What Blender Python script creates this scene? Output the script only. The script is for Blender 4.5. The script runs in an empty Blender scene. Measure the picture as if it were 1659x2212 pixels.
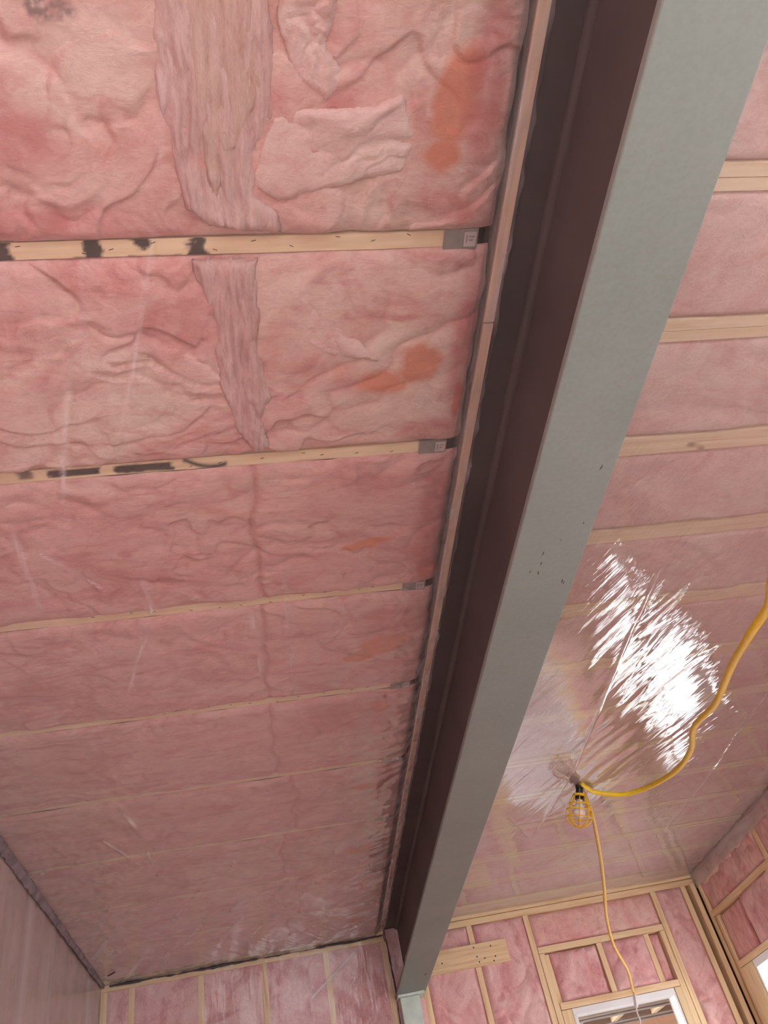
import bpy, math, random
import numpy as np
from mathutils import Matrix, Vector

# ------------------------------------------------------------------ camera
U = 0.8026          # metres per working unit (24 inch joist spacing)
EYE = 1.5           # camera height above the floor in metres
sc = bpy.context.scene
COL = sc.collection
cam_d = bpy.data.cameras.new('camera')
cam = bpy.data.objects.new('camera', cam_d)
COL.objects.link(cam)
cam_d.sensor_fit = 'HORIZONTAL'
cam_d.sensor_width = 36.0
cam_d.lens = 36.0 * 1711.46 / 1659.0
cam_d.clip_start = 0.02
right = Vector((0.98169455, -0.0586904, -0.18119395))
down = Vector((-0.08942584, 0.69792442, -0.71056634))
fwd = Vector((0.1681631, 0.71376252, 0.67990016))
m3 = Matrix((right, -down, -fwd)).transposed()
cam.matrix_world = Matrix.Translation((0, 0, EYE)) @ m3.to_4x4()
sc.camera = cam

# ------------------------------------------------------------------ world, light, exposure
SKY = 7.0
wd = bpy.data.worlds.new('world'); sc.world = wd; wd.use_nodes = True
nt = wd.node_tree; nt.nodes.clear()
wo = nt.nodes.new('ShaderNodeOutputWorld'); bg = nt.nodes.new('ShaderNodeBackground')
bg.inputs[0].default_value = (0.94, 0.97, 1.0, 1); bg.inputs[1].default_value = SKY
nt.links.new(bg.outputs[0], wo.inputs[0])
sc.view_settings.view_transform = 'Standard'
sc.view_settings.look = 'None'
sc.view_settings.gamma = 1.0
sc.view_settings.use_curve_mapping = False
sc.view_settings.exposure = 0.66
sc.cycles.use_denoising = True
sc.cycles.max_bounces = 9
sc.cycles.use_adaptive_sampling = True
sc.cycles.adaptive_threshold = 0.08
sc.cycles.adaptive_min_samples = 16
sc.cycles.diffuse_bounces = 4
sc.cycles.transparent_max_bounces = 16
sc.cycles.caustics_reflective = False
sc.cycles.caustics_refractive = False
sc.cycles.sample_clamp_indirect = 6.0

def portal(name, p, size, look):
    """daylight portal filling a window opening (adds no light of its own)"""
    l = bpy.data.lights.new(name, 'AREA'); l.shape = 'RECTANGLE'; l.size, l.size_y = size
    l.cycles.is_portal = True
    o = bpy.data.objects.new(name, l); COL.objects.link(o)
    o.location = W(*p)
    o.rotation_euler = Vector(look).to_track_quat('-Z', 'Z').to_euler()
    return o

def W(x, y, z):
    return Vector((x * U, y * U, EYE + z * U))

FLOOR = -EYE / U
XL, XR, YB, YF, ZC = -1.445, 3.535, -3.0, 7.05, 2.0
portal('back_window_daylight', (0.9, YB - 0.05, 0.1), (3.6 * U, 2.2 * U), (0, 1, 0))
portal('far_window_daylight', (2.57, YF + 0.16, 0.35), (0.86 * U, 1.6 * U), (0, -1, 0))
portal('side_window_daylight', (XR + 0.16, 6.1, 0.3), (1.05 * U, 1.7 * U), (-1, 0, 0))
portal('side_near_window_daylight', (XR + 0.16, -1.4, 0.1), (2.4 * U, 2.2 * U), (-1, 0, 0))

# ------------------------------------------------------------------ noise
def perlin(x, y, seed=0):
    x = np.asarray(x, float); y = np.asarray(y, float)
    xi = np.floor(x).astype(np.int64); yi = np.floor(y).astype(np.int64)
    xf = x - xi; yf = y - yi
    def g(ix, iy):
        h = (ix * 374761393 + iy * 668265263 + seed * 982451653) & 0xffffffff
        h = ((h ^ (h >> 13)) * 1274126177) & 0xffffffff
        h = h ^ (h >> 16)
        a = (h & 0xffff) / 65536.0 * 2 * np.pi
        return np.cos(a), np.sin(a)
    def d(ix, iy, fx, fy):
        gx, gy = g(ix, iy); return gx * fx + gy * fy
    u = xf ** 3 * (xf * (xf * 6 - 15) + 10); v = yf ** 3 * (yf * (yf * 6 - 15) + 10)
    a = d(xi, yi, xf, yf); b = d(xi + 1, yi, xf - 1, yf)
    c = d(xi, yi + 1, xf, yf - 1); e = d(xi + 1, yi + 1, xf - 1, yf - 1)
    return (a + (b - a) * u + ((c + (e - c) * u) - (a + (b - a) * u)) * v) * 1.5

def fbm(x, y, seed=0, o=3):
    s = 0; a = 1
    for k in range(o):
        s = s + a * perlin(x * 2 ** k, y * 2 ** k, seed + k * 7); a *= 0.5
    return s / 1.6

def puff(x, y, seed=0):
    """torn cotton relief: rounded lumps parted by sharp creases, about -0.5..1"""
    wx = x + 0.12 * perlin(x * 4, y * 4, seed + 1) + 0.03 * perlin(x * 15, y * 15, seed + 5)
    wy = y + 0.12 * perlin(x * 4 + 9, y * 4, seed + 2) + 0.03 * perlin(x * 15, y * 15 + 4, seed + 6)
    b1 = np.abs(perlin(wx * 3.2, wy * 4.2, seed + 3)) ** 0.7
    b2 = np.abs(perlin(wx * 8, wy * 11, seed + 4)) ** 0.8
    b3 = np.abs(perlin(wx * 22, wy * 30, seed + 8))
    m = np.clip(0.55 + perlin(x * 2.3, y * 2.3, seed + 9), 0.1, 1.0)
    return b1 * 0.55 + (b2 * 0.35 + b3 * 0.16) * m

def flap(x, y, seed=0):
    """layers torn along curved edges: sawtooth steps of a warped field"""
    f = 2.6 * perlin(x * 2.1 + 0.25 * perlin(x * 6, y * 6, seed), y * 3.0 + 0.25 * perlin(x * 7, y * 7, seed + 1), seed + 2) + 0.25 * perlin(x * 17, y * 17, seed + 3)
    s = f - np.floor(f)
    return np.where(s > 0.90, (1 - s) / 0.10, s / 0.90), s

# ------------------------------------------------------------------ materials
def rgb(r, g, b):
    f = lambda c: (c / 255 / 12.92) if c / 255 <= 0.04045 else ((c / 255 + 0.055) / 1.055) ** 2.4
    return (f(r), f(g), f(b), 1)

class NT:
    def __init__(s, name):
        s.m = bpy.data.materials.new(name); s.m.use_nodes = True
        s.t = s.m.node_tree; s.t.nodes.clear()
        s.out = s.t.nodes.new('ShaderNodeOutputMaterial')
    def n(s, typ, **kw):
        nd = s.t.nodes.new('ShaderNode' + typ)
        for k, v in kw.items():
            if k.startswith('i_'):
                nd.inputs[k[2:].replace('_', ' ')].default_value = v
            else:
                setattr(nd, k, v)
        return nd
    def l(s, a, b): s.t.links.new(a, b)
    def coords(s, scale=(1, 1, 1), rnd=True):
        tc = s.n('TexCoord'); mp = s.n('Mapping'); mp.inputs['Scale'].default_value = scale
        s.l(tc.outputs['Object'], mp.inputs['Vector'])
        if rnd:
            oi = s.n('ObjectInfo'); mu = s.n('Math', operation='MULTIPLY'); mu.inputs[1].default_value = 37.0
            s.l(oi.outputs['Random'], mu.inputs[0]); cx = s.n('CombineXYZ')
            for k in range(3): s.l(mu.outputs[0], cx.inputs[k])
            s.l(cx.outputs[0], mp.inputs['Location'])
        return mp.outputs[0]
    def noise(s, vec, scale, detail=4, rough=0.55, dist=0.0):
        nd = s.n('TexNoise'); s.l(vec, nd.inputs['Vector'])
        nd.inputs['Scale'].default_value = scale; nd.inputs['Detail'].default_value = detail
        nd.inputs['Roughness'].default_value = rough; nd.inputs['Distortion'].default_value = dist
        return nd.outputs['Fac']
    def ramp(s, fac, stops):
        r = s.n('ValToRGB'); s.l(fac, r.inputs[0]); e = r.color_ramp.elements
        while len(e) < len(stops): e.new(0.5)
        for k, (p, c) in enumerate(stops): e[k].position = p; e[k].color = c
        return r.outputs[0]
    def mix(s, fac, a, b, mode='MIX'):
        nd = s.n('Mix', data_type='RGBA', blend_type=mode)
        if isinstance(fac, (int, float)): nd.inputs[0].default_value = fac
        else: s.l(fac, nd.inputs[0])
        for k, v in ((6, a), (7, b)):
            if isinstance(v, tuple): nd.inputs[k].default_value = v
            else: s.l(v, nd.inputs[k])
        return nd.outputs[2]
    def attr(s, name):
        a = s.n('Attribute'); a.attribute_name = name; return a.outputs['Fac']
    def bump(s, h, strength, dist):
        b = s.n('Bump'); s.l(h, b.inputs['Height']); b.inputs['Strength'].default_value = strength
        b.inputs['Distance'].default_value = dist; return b.outputs[0]
    def pbr(s, col, rough=0.6, metal=0.0, normal=None, spec=0.5, **kw):
        p = s.n('BsdfPrincipled')
        if isinstance(col, tuple): p.inputs['Base Color'].default_value = col
        else: s.l(col, p.inputs['Base Color'])
        if isinstance(rough, (int, float)): p.inputs['Roughness'].default_value = rough
        else: s.l(rough, p.inputs['Roughness'])
        p.inputs['Metallic'].default_value = metal; p.inputs['Specular IOR Level'].default_value = spec
        for k, v in kw.items(): p.inputs[k.replace('_', ' ')].default_value = v
        if normal: s.l(normal, p.inputs['Normal'])
        s.l(p.outputs[0], s.out.inputs[0]); return s.m

def mat_insulation(name, deep, mid, light, stretch=(1, 1, 1), seedscale=1.0):
    t = NT(name)
    v = t.coords(stretch); vf = t.coords((stretch[0] * 1.0, stretch[1] * 2.2, stretch[2] * 1.4))
    n1 = t.noise(v, 5.0 * seedscale, 6, 0.62, 1.2)
    c = t.ramp(n1, [(0.30, deep), (0.47, mid), (0.68, light)])
    big = t.noise(v, 2.3 * seedscale, 4, 0.6, 1.5)
    c = t.mix(t.ramp(big, [(0.38, (0, 0, 0, 1)), (0.62, (0.75, 0.75, 0.75, 1))]), c, light)
    big2 = t.noise(vf, 3.1 * seedscale, 4, 0.6, 2.0)
    c = t.mix(t.ramp(big2, [(0.54, (0, 0, 0, 1)), (0.72, (0.8, 0.8, 0.8, 1))]), c, deep)
    wv = t.n('TexNoise', noise_type='RIDGED_MULTIFRACTAL'); t.l(vf, wv.inputs['Vector'])
    wv.inputs['Scale'].default_value = 6.0; wv.inputs['Detail'].default_value = 4; wv.inputs['Roughness'].default_value = 0.6
    wv.inputs['Distortion'].default_value = 2.5
    c = t.mix(t.ramp(wv.outputs['Fac'], [(0.55, (0, 0, 0, 1)), (1.0, (0.45, 0.45, 0.45, 1))]), c, tuple(min(1, k * 1.08) for k in light[:3]) + (1,))
    n2 = t.noise(vf, 26.0, 6, 0.65, 2.2)
    c = t.mix(0.30, c, t.ramp(n2, [(0.34, (0.66, 0.52, 0.50, 1)), (0.55, (1, 1, 1, 1)), (0.72, (1.12, 1.18, 1.18, 1))]), 'MULTIPLY')
    n5 = t.noise(v, 1.7, 3, 0.5, 0.6)
    c = t.mix(0.5, c, t.ramp(n5, [(0.38, (1.0, 0.88, 0.90, 1)), (0.62, (1.0, 1.12, 1.06, 1))]), 'MULTIPLY')
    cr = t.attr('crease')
    c = t.mix(cr, c, (deep[0] * 0.93, deep[1] * 0.8, deep[2] * 0.8, 1))  # shade in folds and torn edges is painted in as deeper pink
    n3 = t.noise(v, 9.0, 5, 0.6, 1.0)
    st = t.attr('stain')
    t2 = t.n('Math', operation='ADD'); t.l(st, t2.inputs[0])
    nn = t.n('MapRange'); t.l(n3, nn.inputs[0]); nn.inputs['To Min'].default_value = -0.5; nn.inputs['To Max'].default_value = 0.5
    t.l(nn.outputs[0], t2.inputs[1])
    sm = t.ramp(t2.outputs[0], [(0.10, (0, 0, 0, 1)), (0.46, (0.82, 0.82, 0.82, 1))])
    c = t.mix(sm, c, (0.76, 0.25, 0.13, 1))
    ro = t.n('Math', operation='MULTIPLY'); t.l(t.attr('rose'), ro.inputs[0]); t.l(t.ramp(n3, [(0.3, (0.4, 0.4, 0.4, 1)), (0.6, (1, 1, 1, 1))]), ro.inputs[1])
    c = t.mix(ro.outputs[0], c, (0.62, 0.20, 0.20, 1))
    so = t.attr('soot')
    c = t.mix(so, c, (0.12, 0.07, 0.075, 1))
    n4 = t.noise(vf, 60.0, 5, 0.7, 1.5)
    bm = t.n('Math', operation='ADD'); t.l(n2, bm.inputs[0]); t.l(n4, bm.inputs[1])
    return t.pbr(c, 0.95, normal=t.bump(bm.outputs[0], 0.5, 0.006), spec=0.1, Sheen_Weight=0.15)

def wood(name, axis, base, dark, paint=False):
    s = [14, 14, 14]; s[axis] = 0.8
    t = NT(name); v = t.coords(tuple(s))
    n = t.noise(v, 3.0, 5, 0.6, 0.8)
    c = t.ramp(n, [(0.30, dark), (0.52, base), (0.75, tuple(min(1, k * 1.08) for k in base[:3]) + (1,))])
    v2 = t.coords((1, 1, 1)); k = t.noise(v2, 7.5, 2, 0.4)
    km = t.ramp(k, [(0.74, (0, 0, 0, 1)), (0.79, (1, 1, 1, 1))])
    c = t.mix(km, c, (0.16, 0.07, 0.035, 1))
    if paint:
        c = t.mix(t.attr('soot'), c, (0.018, 0.016, 0.018, 1))
    return t.pbr(c, 0.7, normal=t.bump(n, 0.25, 0.003), spec=0.25)

def simple(name, col, rough=0.5, metal=0.0, nscale=20, amt=0.15, bump=0.1, spec=0.5):
    t = NT(name); v = t.coords(); n = t.noise(v, nscale, 5, 0.6)
    lo = tuple(k * (1 - amt) for k in col[:3]) + (1,); hi = tuple(min(1, k * (1 + amt)) for k in col[:3]) + (1,)
    return t.pbr(t.ramp(n, [(0.3, lo), (0.7, hi)]), rough, metal, t.bump(n, bump, 0.002), spec)

M = {}
M['pink'] = mat_insulation('pink fibreglass', (0.66, 0.27, 0.25, 1), (0.81, 0.47, 0.425, 1), (0.89, 0.68, 0.60, 1))
M['pink_wall'] = mat_insulation('pink fibreglass in walls', (0.60, 0.25, 0.26, 1), (0.76, 0.39, 0.39, 1), (0.84, 0.56, 0.53, 1), (1.3, 1.3, 0.8))
M['pink_dim'] = mat_insulation('pink fibreglass deeper tone', (0.64, 0.27, 0.26, 1), (0.77, 0.41, 0.385, 1), (0.85, 0.56, 0.50, 1), (0.8, 1.6, 1))
M['pink_right'] = mat_insulation('pale pink fibreglass', (0.74, 0.42, 0.37, 1), (0.84, 0.57, 0.51, 1), (0.90, 0.70, 0.62, 1))
M['strip'] = mat_insulation('mauve torn fibreglass', (0.60, 0.33, 0.31, 1), (0.74, 0.475, 0.44, 1), (0.83, 0.60, 0.56, 1), (5, 0.7, 3))
M['tan'] = mat_insulation('tan torn fibreglass', (0.58, 0.34, 0.28, 1), (0.70, 0.45, 0.38, 1), (0.80, 0.57, 0.50, 1), (5, 0.7, 3))
M['slab'] = mat_insulation('light pink fibreglass', (0.80, 0.48, 0.44, 1), (0.87, 0.60, 0.55, 1), (0.91, 0.71, 0.65, 1), (1.5, 1.5, 1.5))
for a, nm in enumerate('XYZ'):
    M['wood' + nm] = wood('spruce grain ' + nm, a, (0.82, 0.62, 0.38, 1), (0.68, 0.45, 0.24, 1))
M['joist'] = wood('pale spruce joist', 0, (0.90, 0.76, 0.50, 1), (0.82, 0.63, 0.37, 1), True)
M['nailer'] = wood('strip wood', 1, (0.84, 0.64, 0.48, 1), (0.72, 0.50, 0.36, 1))
M['ply'] = wood('plywood', 0, (0.50, 0.25, 0.12, 1), (0.40, 0.18, 0.08, 1))
M['plypale'] = wood('pale plywood', 2, (0.74, 0.56, 0.34, 1), (0.6, 0.42, 0.22, 1))
M['sheath'] = simple('sheathing', (0.35, 0.20, 0.12, 1), 0.8)
M['galv'] = simple('galvanised steel', (0.40, 0.40, 0.37, 1), 0.5, 0.5, 60, 0.08)
M['sticker'] = simple('white sticker', (0.62, 0.56, 0.55, 1), 0.6)
M['greyink'] = simple('grey ink', (0.33, 0.29, 0.30, 1), 0.7)
M['black'] = simple('black plastic', (0.012, 0.012, 0.014, 1), 0.35)
M['yellow'] = simple('yellow plastic', (0.90, 0.56, 0.02, 1), 0.4, 0, 30, 0.08)
M['cord'] = simple('orange yellow cord jacket', (0.95, 0.68, 0.04, 1), 0.5, 0, 30, 0.08)
M['cordtan'] = simple('tan cord jacket', (0.82, 0.55, 0.16, 1), 0.55, 0, 30, 0.08)
M['vinyl'] = simple('white vinyl', (0.80, 0.80, 0.80, 1), 0.4, 0, 5, 0.03)
M['mint'] = simple('pale mint painted steel', (0.55, 0.66, 0.58, 1), 0.55, 0, 12, 0.12)
M['greyplank'] = wood('weathered grey wood', 0, (0.36, 0.32, 0.29, 1), (0.16, 0.14, 0.13, 1))
M['sealblack'] = simple('black acoustic sealant', (0.035, 0.03, 0.035, 1), 0.5, 0, 40, 0.4, 0.5)
M['sealgrey'] = simple('grey smeared sealant', (0.21, 0.165, 0.18, 1), 0.6, 0, 14, 0.45, 0.4)
M['osb'] = simple('subfloor boards', (0.56, 0.49, 0.42, 1), 0.8, 0, 6, 0.2)
M['ground'] = simple('pale ground', (0.75, 0.75, 0.77, 1), 0.9, 0, 2, 0.2)

def steel():
    t = NT('grey green primer'); v = t.coords((1, 1, 1), False)
    n = t.noise(v, 1.6, 6, 0.6, 0.4); n2 = t.noise(v, 90, 3, 0.6)
    c = t.ramp(n, [(0.35, (0.20, 0.245, 0.225, 1)), (0.65, (0.235, 0.28, 0.257, 1))])
    c = t.mix(0.15, c, t.ramp(n2, [(0.40, (0.8, 0.78, 0.75, 1)), (0.6, (1.1, 1.1, 1.1, 1))]), 'MULTIPLY')
    vs = t.coords((14, 3.5, 14), False); n3 = t.noise(vs, 5.0, 2, 0.5)
    v2 = t.n('Math', operation='MULTIPLY'); n4 = t.noise(v, 2.2, 2, 0.5)
    t.l(n3, v2.inputs[0]); t.l(n4, v2.inputs[1])
    sp = t.ramp(v2.outputs[0], [(0.435, (0, 0, 0, 1)), (0.45, (1, 1, 1, 1))])
    c = t.mix(sp, c, (0.06, 0.035, 0.025, 1))
    ed = t.noise(t.coords((6, 6, 6), False), 7, 6, 0.7)
    c = t.mix(0.25, c, t.ramp(ed, [(0.55, (1, 1, 1, 1)), (0.75, (0.95, 0.75, 0.55, 1))]), 'MULTIPLY')
    bb = t.noise(t.coords((40, 8, 40), False), 3.0, 4, 0.6)
    return t.pbr(c, 0.5, 0.0, t.bump(bb, 0.07, 0.002), 0.4)
M['steel'] = steel()
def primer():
    t = NT('darker grey steel'); v = t.coords((1, 1, 1), False)
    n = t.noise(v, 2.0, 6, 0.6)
    c = t.ramp(n, [(0.35, (0.085, 0.075, 0.072, 1)), (0.65, (0.115, 0.100, 0.096, 1))])  # neutral grey, darker than the bottom flange
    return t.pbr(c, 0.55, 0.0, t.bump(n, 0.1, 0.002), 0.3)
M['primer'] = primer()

def film(name, milk=0.07, gloss=1.6, rough=0.07, wrdir=(9, 1.6, 1), wrs=2.2, bstr=0.25, graz=0.35, rot=0.0, tint=(0.66, 0.62, 0.64, 1)):
    """clear polyethylene: see-through, glossy, slightly milky"""
    t = NT(name)
    geo = t.n('NewGeometry')
    ior = t.n('MapRange'); t.l(geo.outputs['Backfacing'], ior.inputs[0])
    ior.inputs['To Min'].default_value = 1.5; ior.inputs['To Max'].default_value = 1 / 1.5
    v0 = t.coords((1, 1, 1), False)
    mr = t.n('Mapping'); mr.inputs['Rotation'].default_value = (0, 0, rot); t.l(v0, mr.inputs['Vector'])
    ms = t.n('Mapping'); ms.inputs['Scale'].default_value = wrdir; t.l(mr.outputs[0], ms.inputs['Vector']); v = ms.outputs[0]
    w1 = t.noise(v, wrs, 3, 0.5, 0.6); w2 = t.noise(v, wrs * 3.1, 2, 0.5, 0.4)
    ad = t.n('Math', operation='MULTIPLY_ADD'); t.l(w2, ad.inputs[0]); ad.inputs[1].default_value = 0.3; t.l(w1, ad.inputs[2])
    nm = t.bump(ad.outputs[0], bstr, 0.01)
    fr = t.n('Fresnel'); t.l(ior.outputs[0], fr.inputs['IOR']); t.l(nm, fr.inputs['Normal'])
    mul = t.n('Math', operation='MULTIPLY', use_clamp=True); t.l(fr.outputs[0], mul.inputs[0]); mul.inputs[1].default_value = gloss
    mn = t.n('Math', operation='MINIMUM'); t.l(mul.outputs[0], mn.inputs[0]); mn.inputs[1].default_value = 0.38; mul = mn
    tr = t.n('BsdfTransparent'); tr.inputs[0].default_value = (0.985, 0.985, 0.985, 1)
    df = t.n('BsdfDiffuse'); df.inputs[0].default_value = (0.66, 0.62, 0.64, 1)
    cc = t.mix(t.attr('crease'), tint, (0.95, 0.90, 0.90, 1)); t.l(cc, df.inputs[0])  # near-white tint paints reflection highlights along the folds
    tl = t.n('BsdfTranslucent'); tl.inputs[0].default_value = (0.66, 0.62, 0.64, 1)
    dm = t.n('MixShader'); dm.inputs[0].default_value = 0.04; t.l(df.outputs[0], dm.inputs[1]); t.l(tl.outputs[0], dm.inputs[2])
    lw = t.n('LayerWeight'); lw.inputs[0].default_value = 0.5
    pw = t.n('Math', operation='POWER'); t.l(lw.outputs['Facing'], pw.inputs[0]); pw.inputs[1].default_value = 2.5
    mk = t.n('Math', operation='MULTIPLY_ADD'); t.l(pw.outputs[0], mk.inputs[0]); mk.inputs[1].default_value = graz
    cr = t.attr('crease'); ca = t.n('Math', operation='MULTIPLY_ADD'); t.l(cr, ca.inputs[0]); ca.inputs[1].default_value = 0.52
    ca.inputs[2].default_value = milk
    t.l(ca.outputs[0], mk.inputs[2])
    m1 = t.n('MixShader'); t.l(mk.outputs[0], m1.inputs[0]); t.l(tr.outputs[0], m1.inputs[1]); t.l(dm.outputs[0], m1.inputs[2])
    gl = t.n('BsdfGlossy'); gl.inputs['Roughness'].default_value = rough; t.l(nm, gl.inputs['Normal'])
    m2 = t.n('MixShader'); t.l(mul.outputs[0], m2.inputs[0]); t.l(m1.outputs[0], m2.inputs[1]); t.l(gl.outputs[0], m2.inputs[2])
    t.l(m2.outputs[0], t.out.inputs[0]); return t.m
M['film'] = film('clear poly film', 0.07, 1.5, 0.12, (9, 1.2, 1), 2.0, 0.35, 0.75, 0.5)
M['film_gloss'] = film('glossy taut poly film', 0.14, 3.0, 0.02, (11, 1.0, 1), 2.2, 0.16, 0.55, -0.4)
M['film_wall'] = film('hazy poly film', 0.38, 1.3, 0.2, (4, 4, 0.8), 2.0, 0.3, 0.35, 0.0, (0.52, 0.44, 0.40, 1))
def glass():
    t = NT('window glass'); v = t.coords(); n = t.noise(v, 2.0, 2)
    tr = t.n('BsdfTransparent'); tr.inputs[0].default_value = (0.95, 0.96, 0.95, 1)
    gl = t.n('BsdfGlossy'); gl.inputs['Roughness'].default_value = 0.01; t.l(t.bump(n, 0.02, 0.001), gl.inputs['Normal'])
    m = t.n('MixShader'); m.inputs[0].default_value = 0.06
    t.l(tr.outputs[0], m.inputs[1]); t.l(gl.outputs[0], m.inputs[2]); t.l(m.outputs[0], t.out.inputs[0]); return t.m
M['glass'] = glass()
def bulb_glass():
    t = NT('frosted bulb'); v = t.coords(); n = t.noise(v, 30, 2)
    return t.pbr(t.ramp(n, [(0.3, (0.80, 0.78, 0.76, 1)), (0.7, (0.88, 0.86, 0.84, 1))]), 0.12, spec=0.6, Transmission_Weight=0.0)
M['bulb'] = bulb_glass()

# ------------------------------------------------------------------ object helpers
WORLD = {}
def mesh_obj(name, verts, faces, mat, parent=None, origin=None, smooth=False, attrs=None):
    """verts in metres, world space"""
    v = np.asarray(verts, float)
    if origin is None: origin = (v.min(0) + v.max(0)) / 2
    origin = np.asarray(origin, float)
    me = bpy.data.meshes.new(name)
    me.from_pydata((v - origin).tolist(), [], faces if isinstance(faces, list) else faces.tolist())
    me.materials.append(M[mat])
    if smooth: me.polygons.foreach_set('use_smooth', [True] * len(me.polygons))
    if attrs:
        for k, a in attrs.items():
            at = me.attributes.new(k, 'FLOAT', 'POINT'); at.data.foreach_set('value', np.asarray(a, 'f').ravel())
    me.update()
    o = bpy.data.objects.new(name, me); COL.objects.link(o)
    pw = Vector((0, 0, 0))
    if parent: o.parent = parent; pw = WORLD[parent.name]
    o.location = Vector(origin) - pw
    WORLD[o.name] = Vector(origin)
    return o
def empty(name, loc):
    o = bpy.data.objects.new(name, None); COL.objects.link(o); o.location = loc; WORLD[o.name] = Vector(loc)
    o.empty_display_size = 0.05
    return o
def tag(o, label, cat, group=None):
    o['label'] = label; o['category'] = cat
    if group: o['group'] = group
    return o
def struct(o): o['kind'] = 'structure'; return o

def boxes(bs):
    """list of (x0,x1,y0,y1,z0,z1) in units -> verts, faces in metres"""
    V, F = [], []
    for x0, x1, y0, y1, z0, z1 in bs:
        n = len(V)
        for x in (x0, x1):
            for y in (y0, y1):
                for z in (z0, z1): V.append(tuple(W(x, y, z)))
        F += [[n + a for a in f] for f in ((0, 1, 3, 2), (4, 6, 7, 5), (0, 4, 5, 1), (2, 3, 7, 6), (0, 2, 6, 4), (1, 5, 7, 3))]
    return V, F
def box(name, b, mat, parent=None, bev=0.0025):
    v, f = boxes([b]); o = mesh_obj(name, v, f, mat, parent)
    if bev:
        md = o.modifiers.new('bevel', 'BEVEL'); md.width = bev; md.segments = 2; md.limit_method = 'ANGLE'
    return o

def grid(u, v, mapf, keep=None, attrs=None):
    """u, v 1-D arrays in units; mapf(Ugrid, Vgrid) -> x,y,z unit arrays. returns verts (m), faces, attrs"""
    A, B = np.meshgrid(u, v, indexing='ij')
    x, y, z = mapf(A, B)
    P = np.stack([x * U, y * U, EYE + z * U], -1).reshape(-1, 3)
    nu, nv = len(u), len(v)
    i = np.arange(nu * nv).reshape(nu, nv)
    F = np.stack([i[:-1, :-1], i[1:, :-1], i[1:, 1:], i[:-1, 1:]], -1).reshape(-1, 4)
    if keep is not None:
        k = keep(A, B); kk = (k[:-1, :-1] & k[1:, :-1] & k[1:, 1:] & k[:-1, 1:]).ravel()
        F = F[kk]
        used = np.unique(F); mp = -np.ones(nu * nv, int); mp[used] = np.arange(len(used))
        P = P[used]; F = mp[F]
        attrs = {a: b.reshape(-1)[used] for a, b in (attrs(A, B) if attrs else {}).items()}
    else:
        attrs = {a: np.asarray(b).reshape(-1) for a, b in (attrs(A, B) if attrs else {}).items()}
    return P, F, attrs
def seg(a, b, step): return np.linspace(a, b, max(2, int(round((b - a) / step)) + 1))

def blob(A, B, cx, cy, rx, ry, rot=0):
    c, s = math.cos(rot), math.sin(rot)
    dx, dy = A - cx, B - cy
    return np.clip(1.15 - np.sqrt(((dx * c + dy * s) / rx) ** 2 + ((-dx * s + dy * c) / ry) ** 2), 0, 1)

# ------------------------------------------------------------------ shell
JW = 0.047
LJ = [0.243 + 0.7605 * k for k in range(10)]          # left joist near edges (24 inch spacing)
RJ = [0.835 - 0.5 + 0.5 * k for k in range(14)]       # right joists (near edges)
ceiling = struct(mesh_obj('ceiling', *boxes([(XL - 0.2, XR + 0.2, YB - 0.2, YF + 0.2, 2.36, 2.40)]), 'sheath'))
floor = struct(mesh_obj('floor', *boxes([(XL - 0.2, XR + 0.2, YB - 0.2, YF + 0.2, FLOOR - 0.05, FLOOR)]), 'osb'))
ZT = 2.36
def wall(name, axis, pos, thick, a0, a1, hole=None, mat='sheath'):
    bs = []
    def add(p0, p1, z0, z1):
        if axis == 'y': bs.append((p0, p1, pos, pos + thick, z0, z1))
        else: bs.append((pos, pos + thick, p0, p1, z0, z1))
    cuts = sorted(hole or [])
    p = a0
    for h0, h1, z0, z1 in cuts:
        add(p, h0, FLOOR, ZT); add(h0, h1, FLOOR, z0); add(h0, h1, z1, ZT); p = h1
    add(p, a1, FLOOR, ZT)
    return struct(mesh_obj(name, *boxes(bs), mat))
FW = (2.14, 3.00, -0.45, 1.15)        # far window x0,x1,z0,z1
SW = (5.60, 6.64, -0.60, 1.17)        # side window y0,y1,z0,z1
wall_far = wall('wall_far', 'y', YF + 0.145, 0.03, XL - 0.2, XR + 0.2, [FW])
wall_right = wall('wall_right', 'x', XR + 0.145, 0.03, YB, YF + 0.145, [SW, (-2.6, -0.2, -1.0, 1.2)])
wall_left = wall('wall_left', 'x', XL - 0.175, 0.03, YB, YF + 0.145)
wall_back = wall('wall_back', 'y', YB - 0.03, 0.03, XL - 0.2, XR + 0.2, [(-0.9, 2.7, -1.0, 1.2)], 'pink_wall')
# ceiling behind the camera (plain insulated panel, never in view)
mesh_obj('insulation_panel', *boxes([(XL, 0.75, YB, 0.24, 2.0, 2.05)]), 'pink', ceiling)
mesh_obj('insulation_panel', *boxes([(1.03, XR, YB, 0.32, 2.0, 2.05)]), 'pink_right', ceiling)
mesh_obj('insulation_panel', *boxes([(XR + 0.0, XR + 0.03, YB, -2.62, FLOOR, 2.0)]), 'pink_wall', wall_right)
mesh_obj('insulation_panel', *boxes([(XR + 0.0, XR + 0.03, -0.18, 4.3, FLOOR, 2.0), (XR, XR + 0.03, -2.62, -0.18, 1.2, 2.0), (XR, XR + 0.03, -2.62, -0.18, FLOOR, -1.0)]), 'pink_wall', wall_right)
mesh_obj('insulation_panel', *boxes([(XL - 0.03, XL - 0.005, YB, 3.6, FLOOR, 2.0)]), 'pink_wall', wall_left)

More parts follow.
